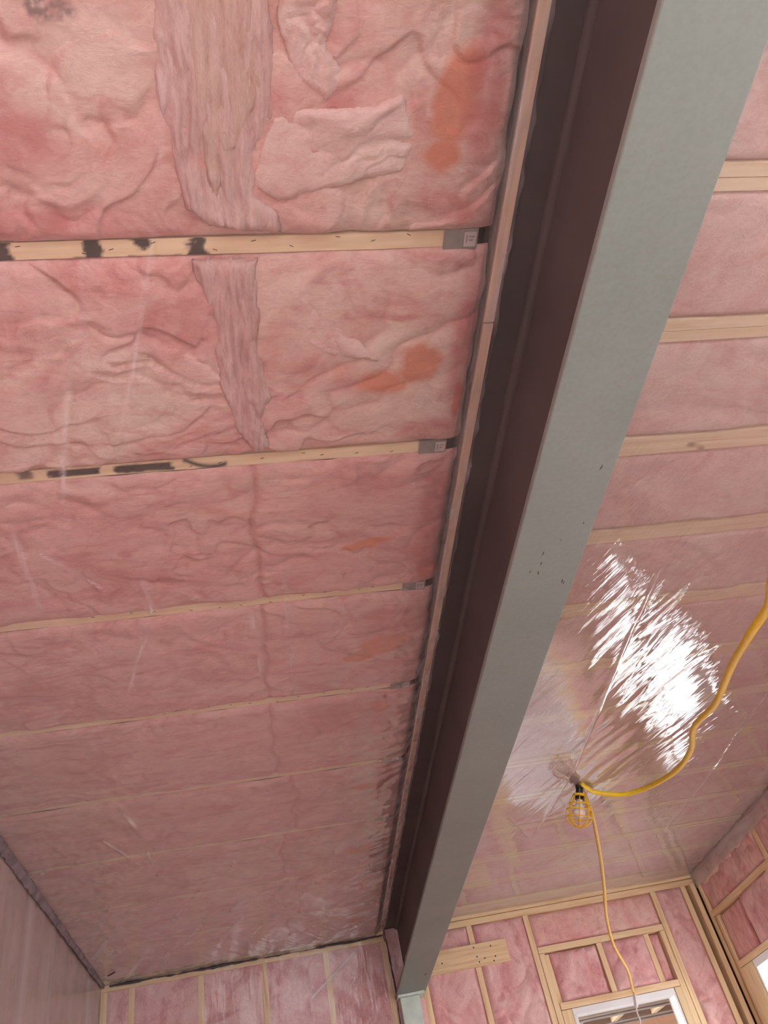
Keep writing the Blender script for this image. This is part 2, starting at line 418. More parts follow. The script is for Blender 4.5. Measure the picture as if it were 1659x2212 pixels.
# ------------------------------------------------------------------ left ceiling: joists, hangers, batts
def joist_left(k, y):
    x0, x1 = XL, 0.665
    segs = seg(x0, x1, 0.006); vs = np.linspace(0, 1, 9)
    prof_b = vs * JW
    def mapf(A, B):
        return A, y + B + 0.003 * perlin(A * 1.3, A * 0 + k, 3), ZC + 0.0015 * perlin(A * 6, B * 40, k)
    def at(A, B):
        s = np.zeros_like(A)
        n = 0.010 * perlin(A * 60, B * 60, 5) + 0.012 * perlin(A * 18, B * 25, 8)
        w = B / JW
        def sp(a, b, lo=0, hi=1, f=0.010):
            da = np.clip(np.minimum(A - a, b - A) / f + n / f, 0, 1)
            dv = np.clip(np.minimum(w - lo, hi - w) / 0.10 + n * 25, 0, 1)
            return da * dv
        if k == 1:
            s = np.maximum.reduce([sp(-0.60, -0.522, -1, 2), sp(-0.355, -0.300, -1, 2), sp(-0.242 + 0.03 * w, -0.19 + 0.0 * w, -1, 0.75),
                                   sp(-0.105, -0.048, 0.25, 2), sp(-0.085, -0.045, -1, 2), sp(-0.40, -0.33, 0.93, 2, 0.02), sp(-0.25, -0.10, 0.95, 2)])
        if k == 2:
            arc = np.exp(-((w - (0.15 + 0.75 * np.clip(1 - ((A + 0.10) / 0.085) ** 2, 0, 1))) / 0.22) ** 2) * np.clip((A + 0.20) / 0.01, 0, 1) * np.clip((-0.05 - A) / 0.01, 0, 1)
            s = np.maximum.reduce([0.8 * sp(-0.72, -0.655, -0.1, 0.8, 0.02), sp(-0.625, -0.45, 0.1, 0.85), sp(-0.42, -0.225, 0.12, 0.95), arc])
        return {'soot': np.clip(s, 0, 0.95)}
    P, F, at_ = grid(segs, prof_b, mapf, None, at)
    F = F[:, ::-1]
    P = P.tolist(); F = F.tolist(); n = len(P)
    bv, bf = boxes([(x0, x1, y + 0.001, y + JW - 0.001, ZC + 0.004, ZC + 0.3)])
    P += bv; F += [[n + a for a in f] for f in bf]
    at_ = {'soot': np.concatenate([at_['soot'], np.zeros(8)])}
    return mesh_obj('joist', P, F, 'joist', ceiling, attrs=at_)
for k, y in enumerate(LJ):
    if y < 0.2 or y > 6.9: continue
    joist_left(k, y)
    if k < 8:
        yc = y + JW / 2
        hx0, hx1 = 0.598, 0.694
        hb = boxes([(hx0, hx1, y - 0.006, y + JW + 0.006, ZC - 0.008, ZC - 0.003),
                    (hx0 + 0.01, hx1, y - 0.008, y - 0.003, ZC - 0.006, ZC + 0.16),
                    (hx0 + 0.01, hx1, y + JW + 0.003, y + JW + 0.008, ZC - 0.006, ZC + 0.16),
                    (hx1 - 0.004, hx1, y - 0.03, y + JW + 0.03, ZC, ZC + 0.16)])
        h = mesh_obj('joist_hanger', *hb, 'galv', ceiling)
        st = mesh_obj('sticker', *boxes([(0.655, 0.689, y + 0.002, y + JW - 0.002, ZC - 0.0105, ZC - 0.0085)]), 'sticker', h)
        # faint printed marks on the sticker, unreadable in the photo
        mesh_obj('printed_mark', *boxes([(0.660, 0.664, y + 0.010, y + 0.034, ZC - 0.0115, ZC - 0.0106), (0.668, 0.684, y + 0.014, y + 0.018, ZC - 0.0115, ZC - 0.0106),
                                         (0.668, 0.680, y + 0.024, y + 0.028, ZC - 0.0115, ZC - 0.0106)]), 'greyink', h)

STAINS = {0: [(0.585, 0.66, 0.06, 0.13, 0.2), (0.56, 0.79, 0.055, 0.05, 0)],
          1: [(0.56, 1.43, 0.075, 0.085, 0.3), (0.455, 1.49, 0.09, 0.055, 0.2), (0.705, 1.58, 0.02, 0.09, 0)],
          2: [(0.43, 2.235, 0.10, 0.025, -0.2), (0.69, 2.44, 0.05, 0.05, 0.3)],
          3: [(0.53, 2.92, 0.13, 0.075, -0.4), (0.42, 3.0, 0.08, 0.03, 0)],
          4: [(0.55, 3.45, 0.06, 0.05, 0)], 5: [(0.50, 4.3, 0.09, 0.04, 0)], 6: [(0.5, 5.2, 0.10, 0.07, 0)], 7: [(0.57, 5.9, 0.10, 0.08, 0)], 8: [(0.55, 6.6, 0.1, 0.06, 0.2)]}
ROSE = {0: [(-0.46, 0.74, 0.13, 0.09, 0), (-0.50, 0.94, 0.30, 0.05, 0), (0.66, 0.62, 0.06, 0.30, 0), (0.60, 0.92, 0.15, 0.05, 0.3), (0.30, 0.68, 0.05, 0.06, 0)],
        1: [(0.70, 1.35, 0.05, 0.3, 0), (0.62, 1.70, 0.12, 0.06, 0), (-0.15, 1.25, 0.15, 0.12, 0)],
        2: [(0.68, 2.2, 0.08, 0.35, 0), (-0.44, 2.16, 0.03, 0.025, 0)], 3: [(0.55, 2.75, 0.18, 0.13, 0)],
        4: [(0.40, 3.50, 0.30, 0.16, 0)], 5: [(0.65, 4.3, 0.1, 0.3, 0)]}
def batt_left(k):
    y0, y1 = LJ[k] + JW, LJ[k + 1]
    over = 0.0 if k < 2 else 0.004
    y1e = min(y1 + over, YF + 0.06); y1 = min(y1, YF + 0.06)
    st = 0.0062 if k < 2 else (0.0085 if k < 4 else 0.013)
    def H(A, B):
        x, y = A * U, B * U
        p = puff(x * 1.0, y * 1.0, 11 + k * 3)
        e = np.clip(np.minimum(B - y0, y1e - B) / 0.045, 0, 1); e = np.sqrt(1 - (1 - e) ** 2)
        ex = np.clip((0.74 - A) / 0.06, 0, 1); ex = np.sqrt(np.clip(1 - (1 - ex) ** 2, 0, 1))
        bul = 0.012 + 0.018 * np.sin(np.pi * np.clip((B - y0) / (y1 - y0), 0, 1))
        if k < 2: e0 = -0.014 + 0.022 * e + 0.006 * perlin(x * 9, y * 5, k + 60) * (1 - e)
        else: e0 = -0.006 + 0.016 * e + 0.006 * perlin(x * 7, y * 5, k + 60)
        amp = 0.040 if k < 3 else 0.026
        fl_, fs = flap(x, y, 700 + k * 5)
        msk = np.clip(0.6 + 1.5 * perlin(x * 1.7, y * 2.0, 800 + k), 0, 1)
        h = e0 + (bul * 0.55 + amp * (p - 0.20) + (0.013 if k < 2 else 0.010) * msk * (fl_ - 0.4)) * e
        if k >= 1: h = h - (0.014 if k > 1 else 0.004) * np.exp(-((A - 0.02 - 0.09 * (k % 2) * (k > 3) - 0.03 * perlin(B * 5, A * 0, k + 90)) / 0.012) ** 2)
        return np.where(ex < 1, h * ex - 0.02 * (1 - ex), h), p
    def mapf(A, B):
        h, p = H(A, B); return A + 0.012 * perlin(B * 9, A * 0, k), B, ZC - np.minimum(h, 0.032)
    def at(A, B):
        s = np.zeros_like(A)
        for b in STAINS.get(k, []): s = np.maximum(s, blob(A, B, *b))
        so = np.zeros_like(A)
        if k == 0:
            nz = 0.55 + 0.9 * perlin(A * 75, B * 75, 77)
            so = np.maximum(np.clip(blob(A, B, -0.335, 0.478, 0.035, 0.03) * 1.6 * nz, 0, 0.7), np.clip(blob(A, B, -0.29, 0.48, 0.03, 0.025) * 1.5 * nz, 0, 0.6))
            so = np.maximum(so, np.clip(blob(A, B, 0.21, 0.48, 0.02, 0.05) * nz, 0, 0.6))
        p = puff(A * U, B * U, 11 + k * 3)
        fl_, fs = flap(A * U, B * U, 700 + k * 5)
        msk = np.clip(0.6 + 1.5 * perlin(A * U * 1.7, B * U * 2.0, 800 + k), 0, 1)
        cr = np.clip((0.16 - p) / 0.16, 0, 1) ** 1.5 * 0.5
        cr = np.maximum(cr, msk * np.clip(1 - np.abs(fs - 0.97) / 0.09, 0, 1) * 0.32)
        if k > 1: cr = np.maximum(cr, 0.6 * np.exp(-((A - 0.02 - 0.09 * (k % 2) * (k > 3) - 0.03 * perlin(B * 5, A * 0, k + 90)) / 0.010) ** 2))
        ro = np.zeros_like(A)
        for b in ROSE.get(k, []): ro = np.maximum(ro, np.clip(blob(A, B, *b) * 1.6, 0, 1) * 0.75)
        return {'stain': s * (0.9 if k < 2 else 1.15), 'soot': so, 'crease': cr, 'rose': ro}
    P, F, a = grid(seg(XL, 0.735, st), seg(y0 + 0.001, y1e, st), mapf, None, at)
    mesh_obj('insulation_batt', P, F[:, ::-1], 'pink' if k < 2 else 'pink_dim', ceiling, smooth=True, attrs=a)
for k in range(0, 9): batt_left(k)

# ------------------------------------------------------------------ right ceiling: joists and batts
RW = 0.078
for k, y in enumerate(RJ):
    if y > 6.95: continue
    v, f = boxes([(1.02, XR, y, y + RW * 0.5 - 0.0015, ZC, ZC + 0.3)])
    mesh_obj('joist', v, f, 'joist', ceiling, attrs={'soot': np.zeros(8)})
    v, f = boxes([(1.02, XR, y + RW * 0.5 + 0.0015, y + RW, ZC - 0.003 + 0.005 * (k % 3 == 1), ZC + 0.3)])
    mesh_obj('joist', v, f, 'joist', ceiling, attrs={'soot': np.zeros(8)})
def batt_right(k):
    y0, y1 = RJ[k] + RW, (RJ[k + 1] if k < 13 else YF + 0.06)
    def mapf(A, B):
        p = puff(A * U, B * U, 101 + k * 3)
        e = np.clip(np.minimum(B - y0, y1 - B) / 0.04, 0, 1); e = np.sqrt(1 - (1 - e) ** 2)
        h = -0.03 + 0.028 * e + 0.030 * (p - 0.15) * e
        return A, B, ZC - np.minimum(h, 0.012)
    def at(A, B):
        p = puff(A * U, B * U, 101 + k * 3)
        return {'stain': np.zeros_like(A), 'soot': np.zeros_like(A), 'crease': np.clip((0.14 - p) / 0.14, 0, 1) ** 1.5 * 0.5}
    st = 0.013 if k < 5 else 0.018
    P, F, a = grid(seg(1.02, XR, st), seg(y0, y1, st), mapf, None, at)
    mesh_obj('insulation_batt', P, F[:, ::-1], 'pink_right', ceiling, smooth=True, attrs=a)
for k in range(0, 14): batt_right(k)

# ------------------------------------------------------------------ loose torn insulation pieces
def poly_sdf(A, B, pts):
    """signed distance to a polygon (positive inside)"""
    p = np.array(pts); d = np.full(A.shape, 1e9); ins = np.zeros(A.shape, bool)
    for i in range(len(p)):
        a, b = p[i], p[(i + 1) % len(p)]
        e = b - a; wx, wy = A - a[0], B - a[1]
        t = np.clip((wx * e[0] + wy * e[1]) / (e @ e), 0, 1)
        d = np.minimum(d, np.hypot(wx - e[0] * t, wy - e[1] * t))
        c = ((a[1] > B) != (b[1] > B))
        xx = a[0] + (B - a[1]) / (b[1] - a[1] + 1e-12) * e[0]
        ins ^= c & (A < xx)
    return np.where(ins, d, -d)
def scrap(name, pts, thick, mat, label, seed, base=1.99, fibre=0.0, group=None):
    p = np.array(pts); lo, hi = p.min(0) - 0.01, p.max(0) + 0.01
    lim = 0.0
    def sd(A, B): return poly_sdf(A, B, pts) + 0.007 * perlin(A * 22, B * 16, seed) + 0.003 * perlin(A * 80, B * 50, seed + 1)
    def mapf(A, B):
        s = sd(A, B); e = np.clip((s + 0.004) / 0.03, 0, 1); e = np.sqrt(np.clip(1 - (1 - e) ** 2, 0, 1))
        x, y = A * U, B * U
        if fibre: r = 0.6 * np.abs(perlin((x + 0.01 * perlin(x * 6, y * 6, 4)) * 34, y * 4.5, seed + 3)) + 0.5 * np.abs(perlin(x * 70, y * 11, seed + 4)) + 0.5 * np.abs(perlin(x * 9, y * 3, seed + 7))
        else: r = puff(x * 1.6, y * 1.6, seed + 5) * 1.3
        h = thick * e * (0.55 + 0.75 * r)
        return A, B, base + 0.008 - np.minimum(h, thick * 1.05)
    def at(A, B):
        s = sd(A, B)
        x, y = A * U, B * U
        z = np.zeros_like(A)
        cr = np.clip(1 - (s + 0.002) / 0.009, 0, 1) * 0.6  # shaded rim painted around the torn piece
        if fibre: cr = np.maximum(cr, 0.5 * np.clip(1 - np.abs(perlin((x + 0.01 * perlin(x * 6, y * 6, 4)) * 34, y * 4.5, seed + 3)) / 0.05, 0, 1))
        return {'stain': z, 'soot': z, 'crease': cr}
    P, F, a = grid(seg(lo[0], hi[0], 0.0042), seg(lo[1], hi[1], 0.0042), mapf, lambda A, B: sd(A, B) > -0.004, at)
    o = mesh_obj(name, P, F[:, ::-1], mat, None, smooth=True, attrs=a)
    md = o.modifiers.new('thickness', 'SOLIDIFY'); md.thickness = 0.006; md.offset = -1
    return tag(o, label, 'insulation', group)
scrap('insulation_strip', [(-0.101, 0.40), (0.141, 0.40), (0.148, 0.568), (0.139, 0.696), (0.095, 0.781), (0.085, 0.883), (0.144, 0.925), (0.147, 0.983), (-0.012, 0.970), (-0.087, 0.915), (-0.103, 0.778), (-0.117, 0.645)],
      0.036, 'strip', 'long mauve strip of torn fibreglass above the nearest joist, fibres running lengthwise', 201, 1.985, 1)
scrap('insulation_strip', [(-0.036, 0.40), (0.120, 0.40), (0.122, 0.62), (0.060, 0.75), (0.016, 0.80), (-0.010, 0.89), (-0.04, 0.695)],
      0.022, 'tan', 'tan brown upper layer lying on the long torn strip near the top of the photo', 231, 1.968, 1)
scrap('insulation_slab', [(0.135, 0.690), (0.196, 0.671), (0.35, 0.676), (0.449, 0.646), (0.493, 0.752), (0.464, 0.832), (0.262, 0.875), (0.144, 0.905), (0.083, 0.86), (0.093, 0.781)],
      0.038, 'slab', 'pale pink torn slab right of the long strip, above the nearest joist', 205, 1.985)
scrap('insulation_slab', [(0.155, 0.40), (0.30, 0.40), (0.285, 0.500), (0.27, 0.55), (0.326, 0.625), (0.262, 0.668), (0.197, 0.616), (0.165, 0.53)],
      0.036, 'slab', 'folded pink flap of fibreglass at the top edge, right of the long strip', 209, 1.985)
scrap('insulation_strip', [(-0.086, 1.053), (0.083, 1.059), (0.079, 1.259), (0.063, 1.304), (0.101, 1.506), (0.075, 1.595), (0.084, 1.711), (0.040, 1.74), (-0.015, 1.643), (-0.044, 1.477), (-0.059, 1.343), (-0.038, 1.252), (-0.076, 1.134)],
      0.038, 'strip', 'ragged mauve strip of torn fibreglass between the first and second marked joists', 213, 1.985, 1)
scrap('insulation_slab', [(0.133, 1.202), (0.20, 1.165), (0.238, 1.178), (0.264, 1.254), (0.39, 1.348), (0.451, 1.411), (0.35, 1.395), (0.251, 1.364), (0.17, 1.295)],
      0.032, 'slab', 'small ragged pink tuft right of the mauve strip, left of the orange stain', 217, 1.985)

# ------------------------------------------------------------------ plastic sheets
def line_bump(A, B, pts, w):
    d = np.full(A.shape, 1e9)
    for (ax, ay), (bx, by) in zip(pts[:-1], pts[1:]):
        ex, ey = bx - ax, by - ay
        t = np.clip(((A - ax) * ex + (B - ay) * ey) / (ex * ex + ey * ey), 0, 1)
        d = np.minimum(d, np.hypot(A - ax - ex * t, B - ay - ey * t))
    return np.exp(-(d / w) ** 2)
SEAMS_L = [([(-0.10, 0.60), (-0.134, 0.808), (-0.176, 0.983), (-0.377, 1.683)], 0.004, .5), ([(-0.465, 1.378), (-0.557, 1.742), (-0.618, 2.057)], 0.012, .6),
           ([(-0.361, 1.053), (-0.418, 1.397)], 0.010, .4), ([(0.114, 2.235), (0.125, 3.2)], 0.006, .5), ([(-0.411, 2.159), (-0.394, 2.484)], 0.013, .8),
           ([(-0.765, 1.904), (-0.779, 2.388)], 0.013, .6), ([(-0.424, 2.567), (-0.602, 3.105)], 0.010, .5), ([(-0.785, 4.054), (-0.734, 4.482)], 0.016, .9),
           ([(-0.738, 4.675), (-0.736, 5.028)], 0.014, .9), ([(-0.02, 2.57), (-0.01, 3.0)], 0.012, .5), ([(-0.95, 4.4), (-0.80, 4.85)], 0.012, .6), ([(-0.7, 2.1), (-0.55, 2.3)], 0.012, .5)]
def film_left_map(A, B):
    w = 0.0028 * perlin(A * 7 + 2 * perlin(A * 1.3, B * 1.3, 31), B * 1.6, 32) + 0.0015 * perlin(A * 22, B * 5, 33)
    diag = 0.0012 * np.clip(perlin((A + 0.45 * B) * 13, (B - A) * 1.4, 34), -0.1, 1) * np.clip((B - 3.6) / 1.5, 0, 1)
    near_beam = np.clip((A - 0.35) / 0.4, 0, 1) * np.clip((B - 1.8) / 1.5, 0, 1)
    w = w + 0.008 * near_beam * np.abs(perlin((A * 0.6 + B) * 9, (A - B * 0.3) * 2.2, 35)) + diag
    for pts, wd_, am in SEAMS_L: w = w + 0.004 * am * line_bump(A, B, pts, max(wd_, 0.010))
    z = 1.946 - w
    z = z + 0.044 * np.clip((A - 0.70) / 0.05, 0, 1)
    return A, B, z
def film_left_attr(A, B):
    c = np.zeros_like(A)
    c = 0.30 * np.clip(perlin((A + 0.45 * B) * 13, (B - A) * 1.4, 34) - 0.1, 0, 1) * np.clip((B - 3.6) / 1.5, 0, 1)
    c = c + 0.6 * np.clip((A - 0.35) / 0.4, 0, 1) * np.clip((B - 1.8) / 1.5, 0, 1) * np.clip(perlin((A * 0.6 + B) * 9, (A - B * 0.3) * 2.2, 35) - 0.15, 0, 1)
    for pts, wd_, am in SEAMS_L: c = np.maximum(c, am * 0.8 * line_bump(A, B, pts, max(wd_ * 0.8, 0.006)) * np.clip(0.65 + 1.2 * perlin(A * 9, B * 6, 39), 0.1, 1.2))  # painted highlight streaks along the seams, broken up by noise
    return {'crease': c}
P, F, a = grid(seg(XL + 0.004, 0.750, 0.0085), seg(0.1, YF - 0.006, 0.014), film_left_map, None, film_left_attr)
o = mesh_obj('plastic_sheet', P, F[:, ::-1], 'film', None, smooth=True, attrs=a)
sheet_left = tag(o, 'clear plastic vapour sheet stretched under the ceiling insulation left of the steel beam', 'plastic sheet')
# ragged wrapped edge of the sheet around the nailing strip
def wrap(A, B):
    r = 0.006 + 0.012 * np.abs(perlin(B * 5, B * 0 + 1, 41)) + 0.005 * perlin(B * 19, B * 0, 42) + 0.002 * perlin(B * 60, B * 0, 43)
    # path parameter A 0..1 : down the left face, under, out past the right edge
    x = np.where(A < 0.5, 0.7475 + 0.0 * A, 0.7475 + (A - 0.5) * 2 * (0.036 + r))
    z = np.where(A < 0.5, 2.03 - A * 2 * 0.05, 1.980 - 0.001 * A)
    z = z - 0.003 * perlin(B * 11, A * 3, 44); x = x - 0.003 * np.abs(perlin(B * 8, A * 3, 45)) * (A < 0.5)
    return x, B, z
P, F, a = grid(np.linspace(0, 1, 13), seg(0.1, YF - 0.01, 0.008), wrap, None, lambda A, B: {'crease': np.clip(0.10 + 0.6 * perlin(B * 6, A * 3, 46), 0, 1)})
mesh_obj('ragged_edge', P, F, 'film', sheet_left, smooth=True, attrs=a)

SEAMS_R = [([(1.760, 2.6), (1.771, 3.122), (1.79, 3.68), (1.828, 4.489), (1.765, 5.51)], 0.007, 1.0), ([(2.80, 3.0), (2.859, 3.836), (2.899, 4.749), (2.87, 5.85)], 0.007, 0.7),
           ([(1.50, 5.1), (1.72, 5.5)], 0.01, 0.4), ([(1.30, 5.3), (1.95, 5.2)], 0.007, .4)]
def film_right_map(A, B):
    # tension wrinkles pulled along the sheet
    c = A + 0.42 * B; al = B - 0.42 * A
    act = np.exp(-((A - 1.95 - 0.12 * (B - 3.4)) / 0.33) ** 2) * np.clip((B - 2.5) / 0.35, 0, 1) * np.clip((5.3 - B) / 0.6, 0, 1)
    act = act * (0.35 + 0.65 * np.clip(0.5 + 1.2 * perlin(A * 4, B * 2.2, 51), 0, 1))
    act2 = np.exp(-((A - 1.3) / 0.25) ** 2) * np.clip((B - 2.6) / 0.5, 0, 1) * 0.18
    w = 0.0075 * act * perlin(c * 9 + 0.8 * perlin(A * 3, B * 3, 58), al * 0.9, 57) + 0.0042 * act * perlin(c * 17 + 0.6 * perlin(A * 4, B * 4, 59), al * 0.9, 52) + 0.0009 * act * perlin(c * 42, al * 2.0, 53)
    w = w + 0.0018 * act2 * perlin(A * 22, B * 10, 54)
    w = w + 0.0095 * perlin(A * 1.9 + 0.5, B * 1.7, 55) + 0.0010 * perlin(A * 5.0 + B * 1.2, B * 2.5, 56)
    for pts, wd_, am in SEAMS_R: w = w + 0.0035 * am * line_bump(A, B, pts, wd_)
    w = w - 0.003 * line_bump(A, B, [(1.921, 4.765), (1.921, 4.77)], 0.07)
    return A, B, 1.978 - w
def film_right_attr(A, B):
    c = np.zeros_like(A)
    for pts, wd_, am in SEAMS_R: c = np.maximum(c, am * 0.8 * line_bump(A, B, pts, wd_ * 0.7))
    return {'crease': c}
P, F, a = grid(seg(1.016, XR - 0.004, 0.009), seg(0.4, YF - 0.004, 0.012), film_right_map, None, film_right_attr)
tag(mesh_obj('plastic_sheet', P, F[:, ::-1], 'film_gloss', None, smooth=True, attrs=a),
    'shiny clear plastic vapour sheet under the ceiling right of the steel beam, with white highlights', 'plastic sheet')

# film on the left wall
def fl(A, B): return XL + 0.008 + 0.006 * perlin(A * 5, B * 0.8, 61) + 0.006 * np.abs(perlin(A * 2.2 + 0.3 * B, B * 0.4, 62)), A, B
P, F, a = grid(seg(3.0, YF - 0.012, 0.02), seg(-0.2, 1.99, 0.03), fl, None, lambda A, B: {'crease': 0.6 * np.clip(perlin(A * 4 + 0.25 * B, B * 0.3, 63) - 0.15, 0, 1)})
tag(mesh_obj('plastic_sheet', P, F, 'film_wall', None, smooth=True, attrs=a), 'hazy plastic sheet hanging over the left wall insulation', 'plastic sheet')
# film on the far wall, left of the beam
def ff(A, B): return A, YF - 0.016 - 0.004 * perlin(A * 4, B * 2, 65) - 0.004 * np.abs(perlin(A * 6 + 3 * B, B * 3, 66)), B
P, F, a = grid(seg(XL + 0.014, 0.775, 0.015), seg(0.9, 1.955, 0.015), ff, None, lambda A, B: {'crease': 0.8 * line_bump(A, B, [(0.15, 1.6), (0.52, 1.86)], 0.012)})
tag(mesh_obj('plastic_sheet', P, F, 'film', None, smooth=True, attrs=a), 'clear plastic sheet over studs of the far wall, left of the steel column', 'plastic sheet')
def ff2(A, B): return A, YF - 0.010 - 0.006 * perlin(A * 7, B * 3, 68) - 0.004 * perlin(A * 30, B * 6, 69), B
P, F, a = grid(seg(0.790, 0.905, 0.008), seg(0.9, 1.975, 0.015), ff2, None, lambda A, B: {'crease': A * 0 + 0.1})
tag(mesh_obj('plastic_sheet', P, F, 'film', None, smooth=True, attrs=a), 'narrow plastic sheet piece beside the beam end, right of the black crack', 'plastic sheet')

# film strip turned down over the top of the right wall
def fr_(A, B): return XR - 0.012 + 0.006 * perlin(A * 5, B * 5, 71) , A, B
P, F, a = grid(seg(3.2, YF - 0.02, 0.02), seg(1.86, 1.985, 0.012), fr_, None, lambda A, B: {'crease': 0.15 + 0.5 * np.clip(perlin(A * 3, B * 9, 72), 0, 1)})
tag(mesh_obj('plastic_sheet', P, F[:, ::-1], 'film', None, smooth=True, attrs=a), 'plastic strip folded down onto the top of the right wall', 'plastic sheet')

# staples that hold the sheets
rs = random.Random(4)
def staple(x, y, parent, dz):
    an = rs.uniform(-0.6, 0.6); L = 0.006; c, s = math.cos(an) * L, math.sin(an) * L
    z = dz; pts = []
    for (px, py) in ((-c, -s), (c, s)):
        for (qx, qy) in ((-s * 0.12, c * 0.12), (s * 0.12, -c * 0.12)):
            for zz in (z, z - 0.001): pts.append(tuple(W(x + px + qx, y + py + qy, zz)))
    F = [[0, 1, 3, 2], [4, 6, 7, 5], [0, 4, 5, 1], [2, 3, 7, 6], [0, 2, 6, 4], [1, 5, 7, 3]]
    mesh_obj('staple', pts, F, 'black', parent)
for k in (1, 2, 3, 4):
    for x in np.arange(-0.6, 0.55, 0.11):
        staple((x + rs.uniform(-0.03, 0.03)) * 0.969, (LJ[k] + rs.uniform(0.006, 0.04)) * 0.969, sheet_left, 1.9375)

# ------------------------------------------------------------------ steel beam and column, nailing strip
BX0, BX1 = 0.783, 1.015
beam = tag(empty('steel_beam', W(0.899, 7.0, 1.475)), 'long grey green steel I-beam running along the ceiling to the far wall column', 'beam')
def beam_part(name, b, mat):
    o = box(name, b, mat, beam, 0.003); return o
beam_part('bottom_flange', (BX0, BX1, YB + 0.05, 7.035, 1.475, 1.496), 'steel')
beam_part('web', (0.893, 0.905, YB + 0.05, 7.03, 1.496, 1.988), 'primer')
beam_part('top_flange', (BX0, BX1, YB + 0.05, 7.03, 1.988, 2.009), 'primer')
# rolled fillets between web and flanges
def fillet(xs, zs, xc, zc):
    V, F = [], []
    pr = [(xs, zs)]
    n = 7
    arc = [(xc + (xs - xc) * (1 - math.sin(t)), zc + (zs - zc) * (1 - math.cos(t))) for t in np.linspace(0, math.pi / 2, n)]
    pr += arc
    for y in (YB + 0.05, 7.03):
        for x, z in pr: V.append(tuple(W(x, y, z)))
    m = len(pr)
    for i in range(1, m - 1): F.append([i, i + 1, m + i + 1, m + i])
    F += [[0, 1, m + 1, m], [m - 1, 0, m, 2 * m - 1]]
    return V, F
for xs, dx in ((0.893, -1), (0.905, 1)):
    for zs, dz in ((1.988, -1), (1.496, 1)):
        V, F = fillet(xs, zs, xs + dx * 0.022, zs + dz * 0.022)
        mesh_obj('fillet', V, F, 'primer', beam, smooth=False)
col = tag(empty('steel_column', W(0.89, 7.0, FLOOR)), 'pale mint painted square steel column under the beam end', 'column')
box('shaft', (0.805, 0.955, 6.90, 7.04, FLOOR, 1.455), 'mint', col, 0.006)
box('cap_plate', (0.790, 1.000, 6.885, 7.04, 1.455, 1.4745), 'mint', col, 0.003)
ns = empty('nailing_strip', W(0.766, 3.5, 1.985))
tag(ns, 'thin reddish wooden strip wrapped in plastic along the left edge of the steel beam', 'wood strip')
y = 0.05; rr = random.Random(8)
for L in (1.25, 1.9, 2.0, 1.82):
    V, F = boxes([(0.751 + rr.uniform(-.001, .001), 0.783, y, min(y + L - 0.006, 7.03), 1.985, 2.036)])
    mesh_obj('strip_length', V, F, 'nailer', ns); y += L
box('packing_board', (0.757, 0.782, 0.05, 7.03, 2.038, 2.34), 'nailer', ns, 0)
tag(box('ledger_board', (1.016, 1.040, 0.3, 7.03, 2.0, 2.3), 'woodY'), 'ledger board hidden along the right side of the beam top', 'board')
# tag of clear plastic torn off the strip
# ------------------------------------------------------------------ far wall framing
def far(name, x0, x1, z0, z1, mat='woodZ', dy=0.0, depth=0.14):
    return box(name, (x0, x1, YF + dy, YF + depth, z0, z1), mat, wall_far, 0.002)
far('top_plate', XL - 0.02, 0.775, 1.952, 1.999, 'woodX', -0.014); far('top_plate', XL - 0.02, 0.775, 1.903, 1.948, 'woodX', -0.006)
far('top_plate', 1.0, XR + 0.14, 1.955, 2.000, 'woodX', -0.018); far('top_plate', 1.0, XR + 0.14, 1.905, 1.951, 'woodX', -0.004)
studsL = [-1.44, -1.235, -0.715, -0.225, 0.27]
for x in studsL: far('stud', x, x + JW, FLOOR, 1.903)
far('stud', 0.74, 0.782, FLOOR, 1.903)
far('stud', 1.015, 1.060, FLOOR, 1.905); far('stud', 1.465, 1.510, FLOOR, 1.905)
far('stud', 1.955, 2.000, FLOOR, 1.905); far('jack_stud', 2.004, 2.050, FLOOR, 1.600); far('jack_stud', 2.054, 2.09, 1.24, 1.594, dy=0.03)
far('stud', 3.115, 3.160, FLOOR, 1.905); far('jack_stud', 3.066, 3.111, FLOOR, 1.600)
far('header_plate', 2.004, 3.111, 1.603, 1.650, 'woodX')
far('header_plate', 2.054, 3.064, 1.190, 1.238, 'woodX', -0.004)
far('cripple_stud', 2.50, 2.545, 1.240, 1.601, dy=0.004); far('cripple_stud', 2.92, 2.965, 1.240, 1.601, dy=0.012)
far('window_buck', 3.004, 3.062, -0.5, 1.186, 'plypale', -0.012)
far('window_buck', 2.052, 2.134, -0.5, 1.186, 'woodZ', -0.002)
far('sill_plate', 2.052, 3.062, -0.52, -0.455, 'woodX')
far('corner_stud', 3.395, 3.440, FLOOR, 1.905, dy=-0.006); far('corner_stud', 3.475, 3.520, FLOOR, 1.905, dy=-0.03)
bd = box('blocking_board', (0.99, 1.755, YF - 0.028, YF - 0.002, 1.590, 1.755), 'woodX', None, 0.002)
tag(bd, 'wide short pine board nailed flat across studs right of the steel beam', 'board')
for (x, z) in ((1.48, 1.73), (1.49, 1.66), (1.50, 1.62), (1.62, 1.72), (1.62, 1.61), (1.64, 1.64), (1.2, 1.66), (1.55, 1.64)):
    mesh_obj('nail_head', *boxes([(x - .005, x + .005, YF - 0.031, YF - 0.0275, z - .005, z + .005)]), 'sealblack', bd)

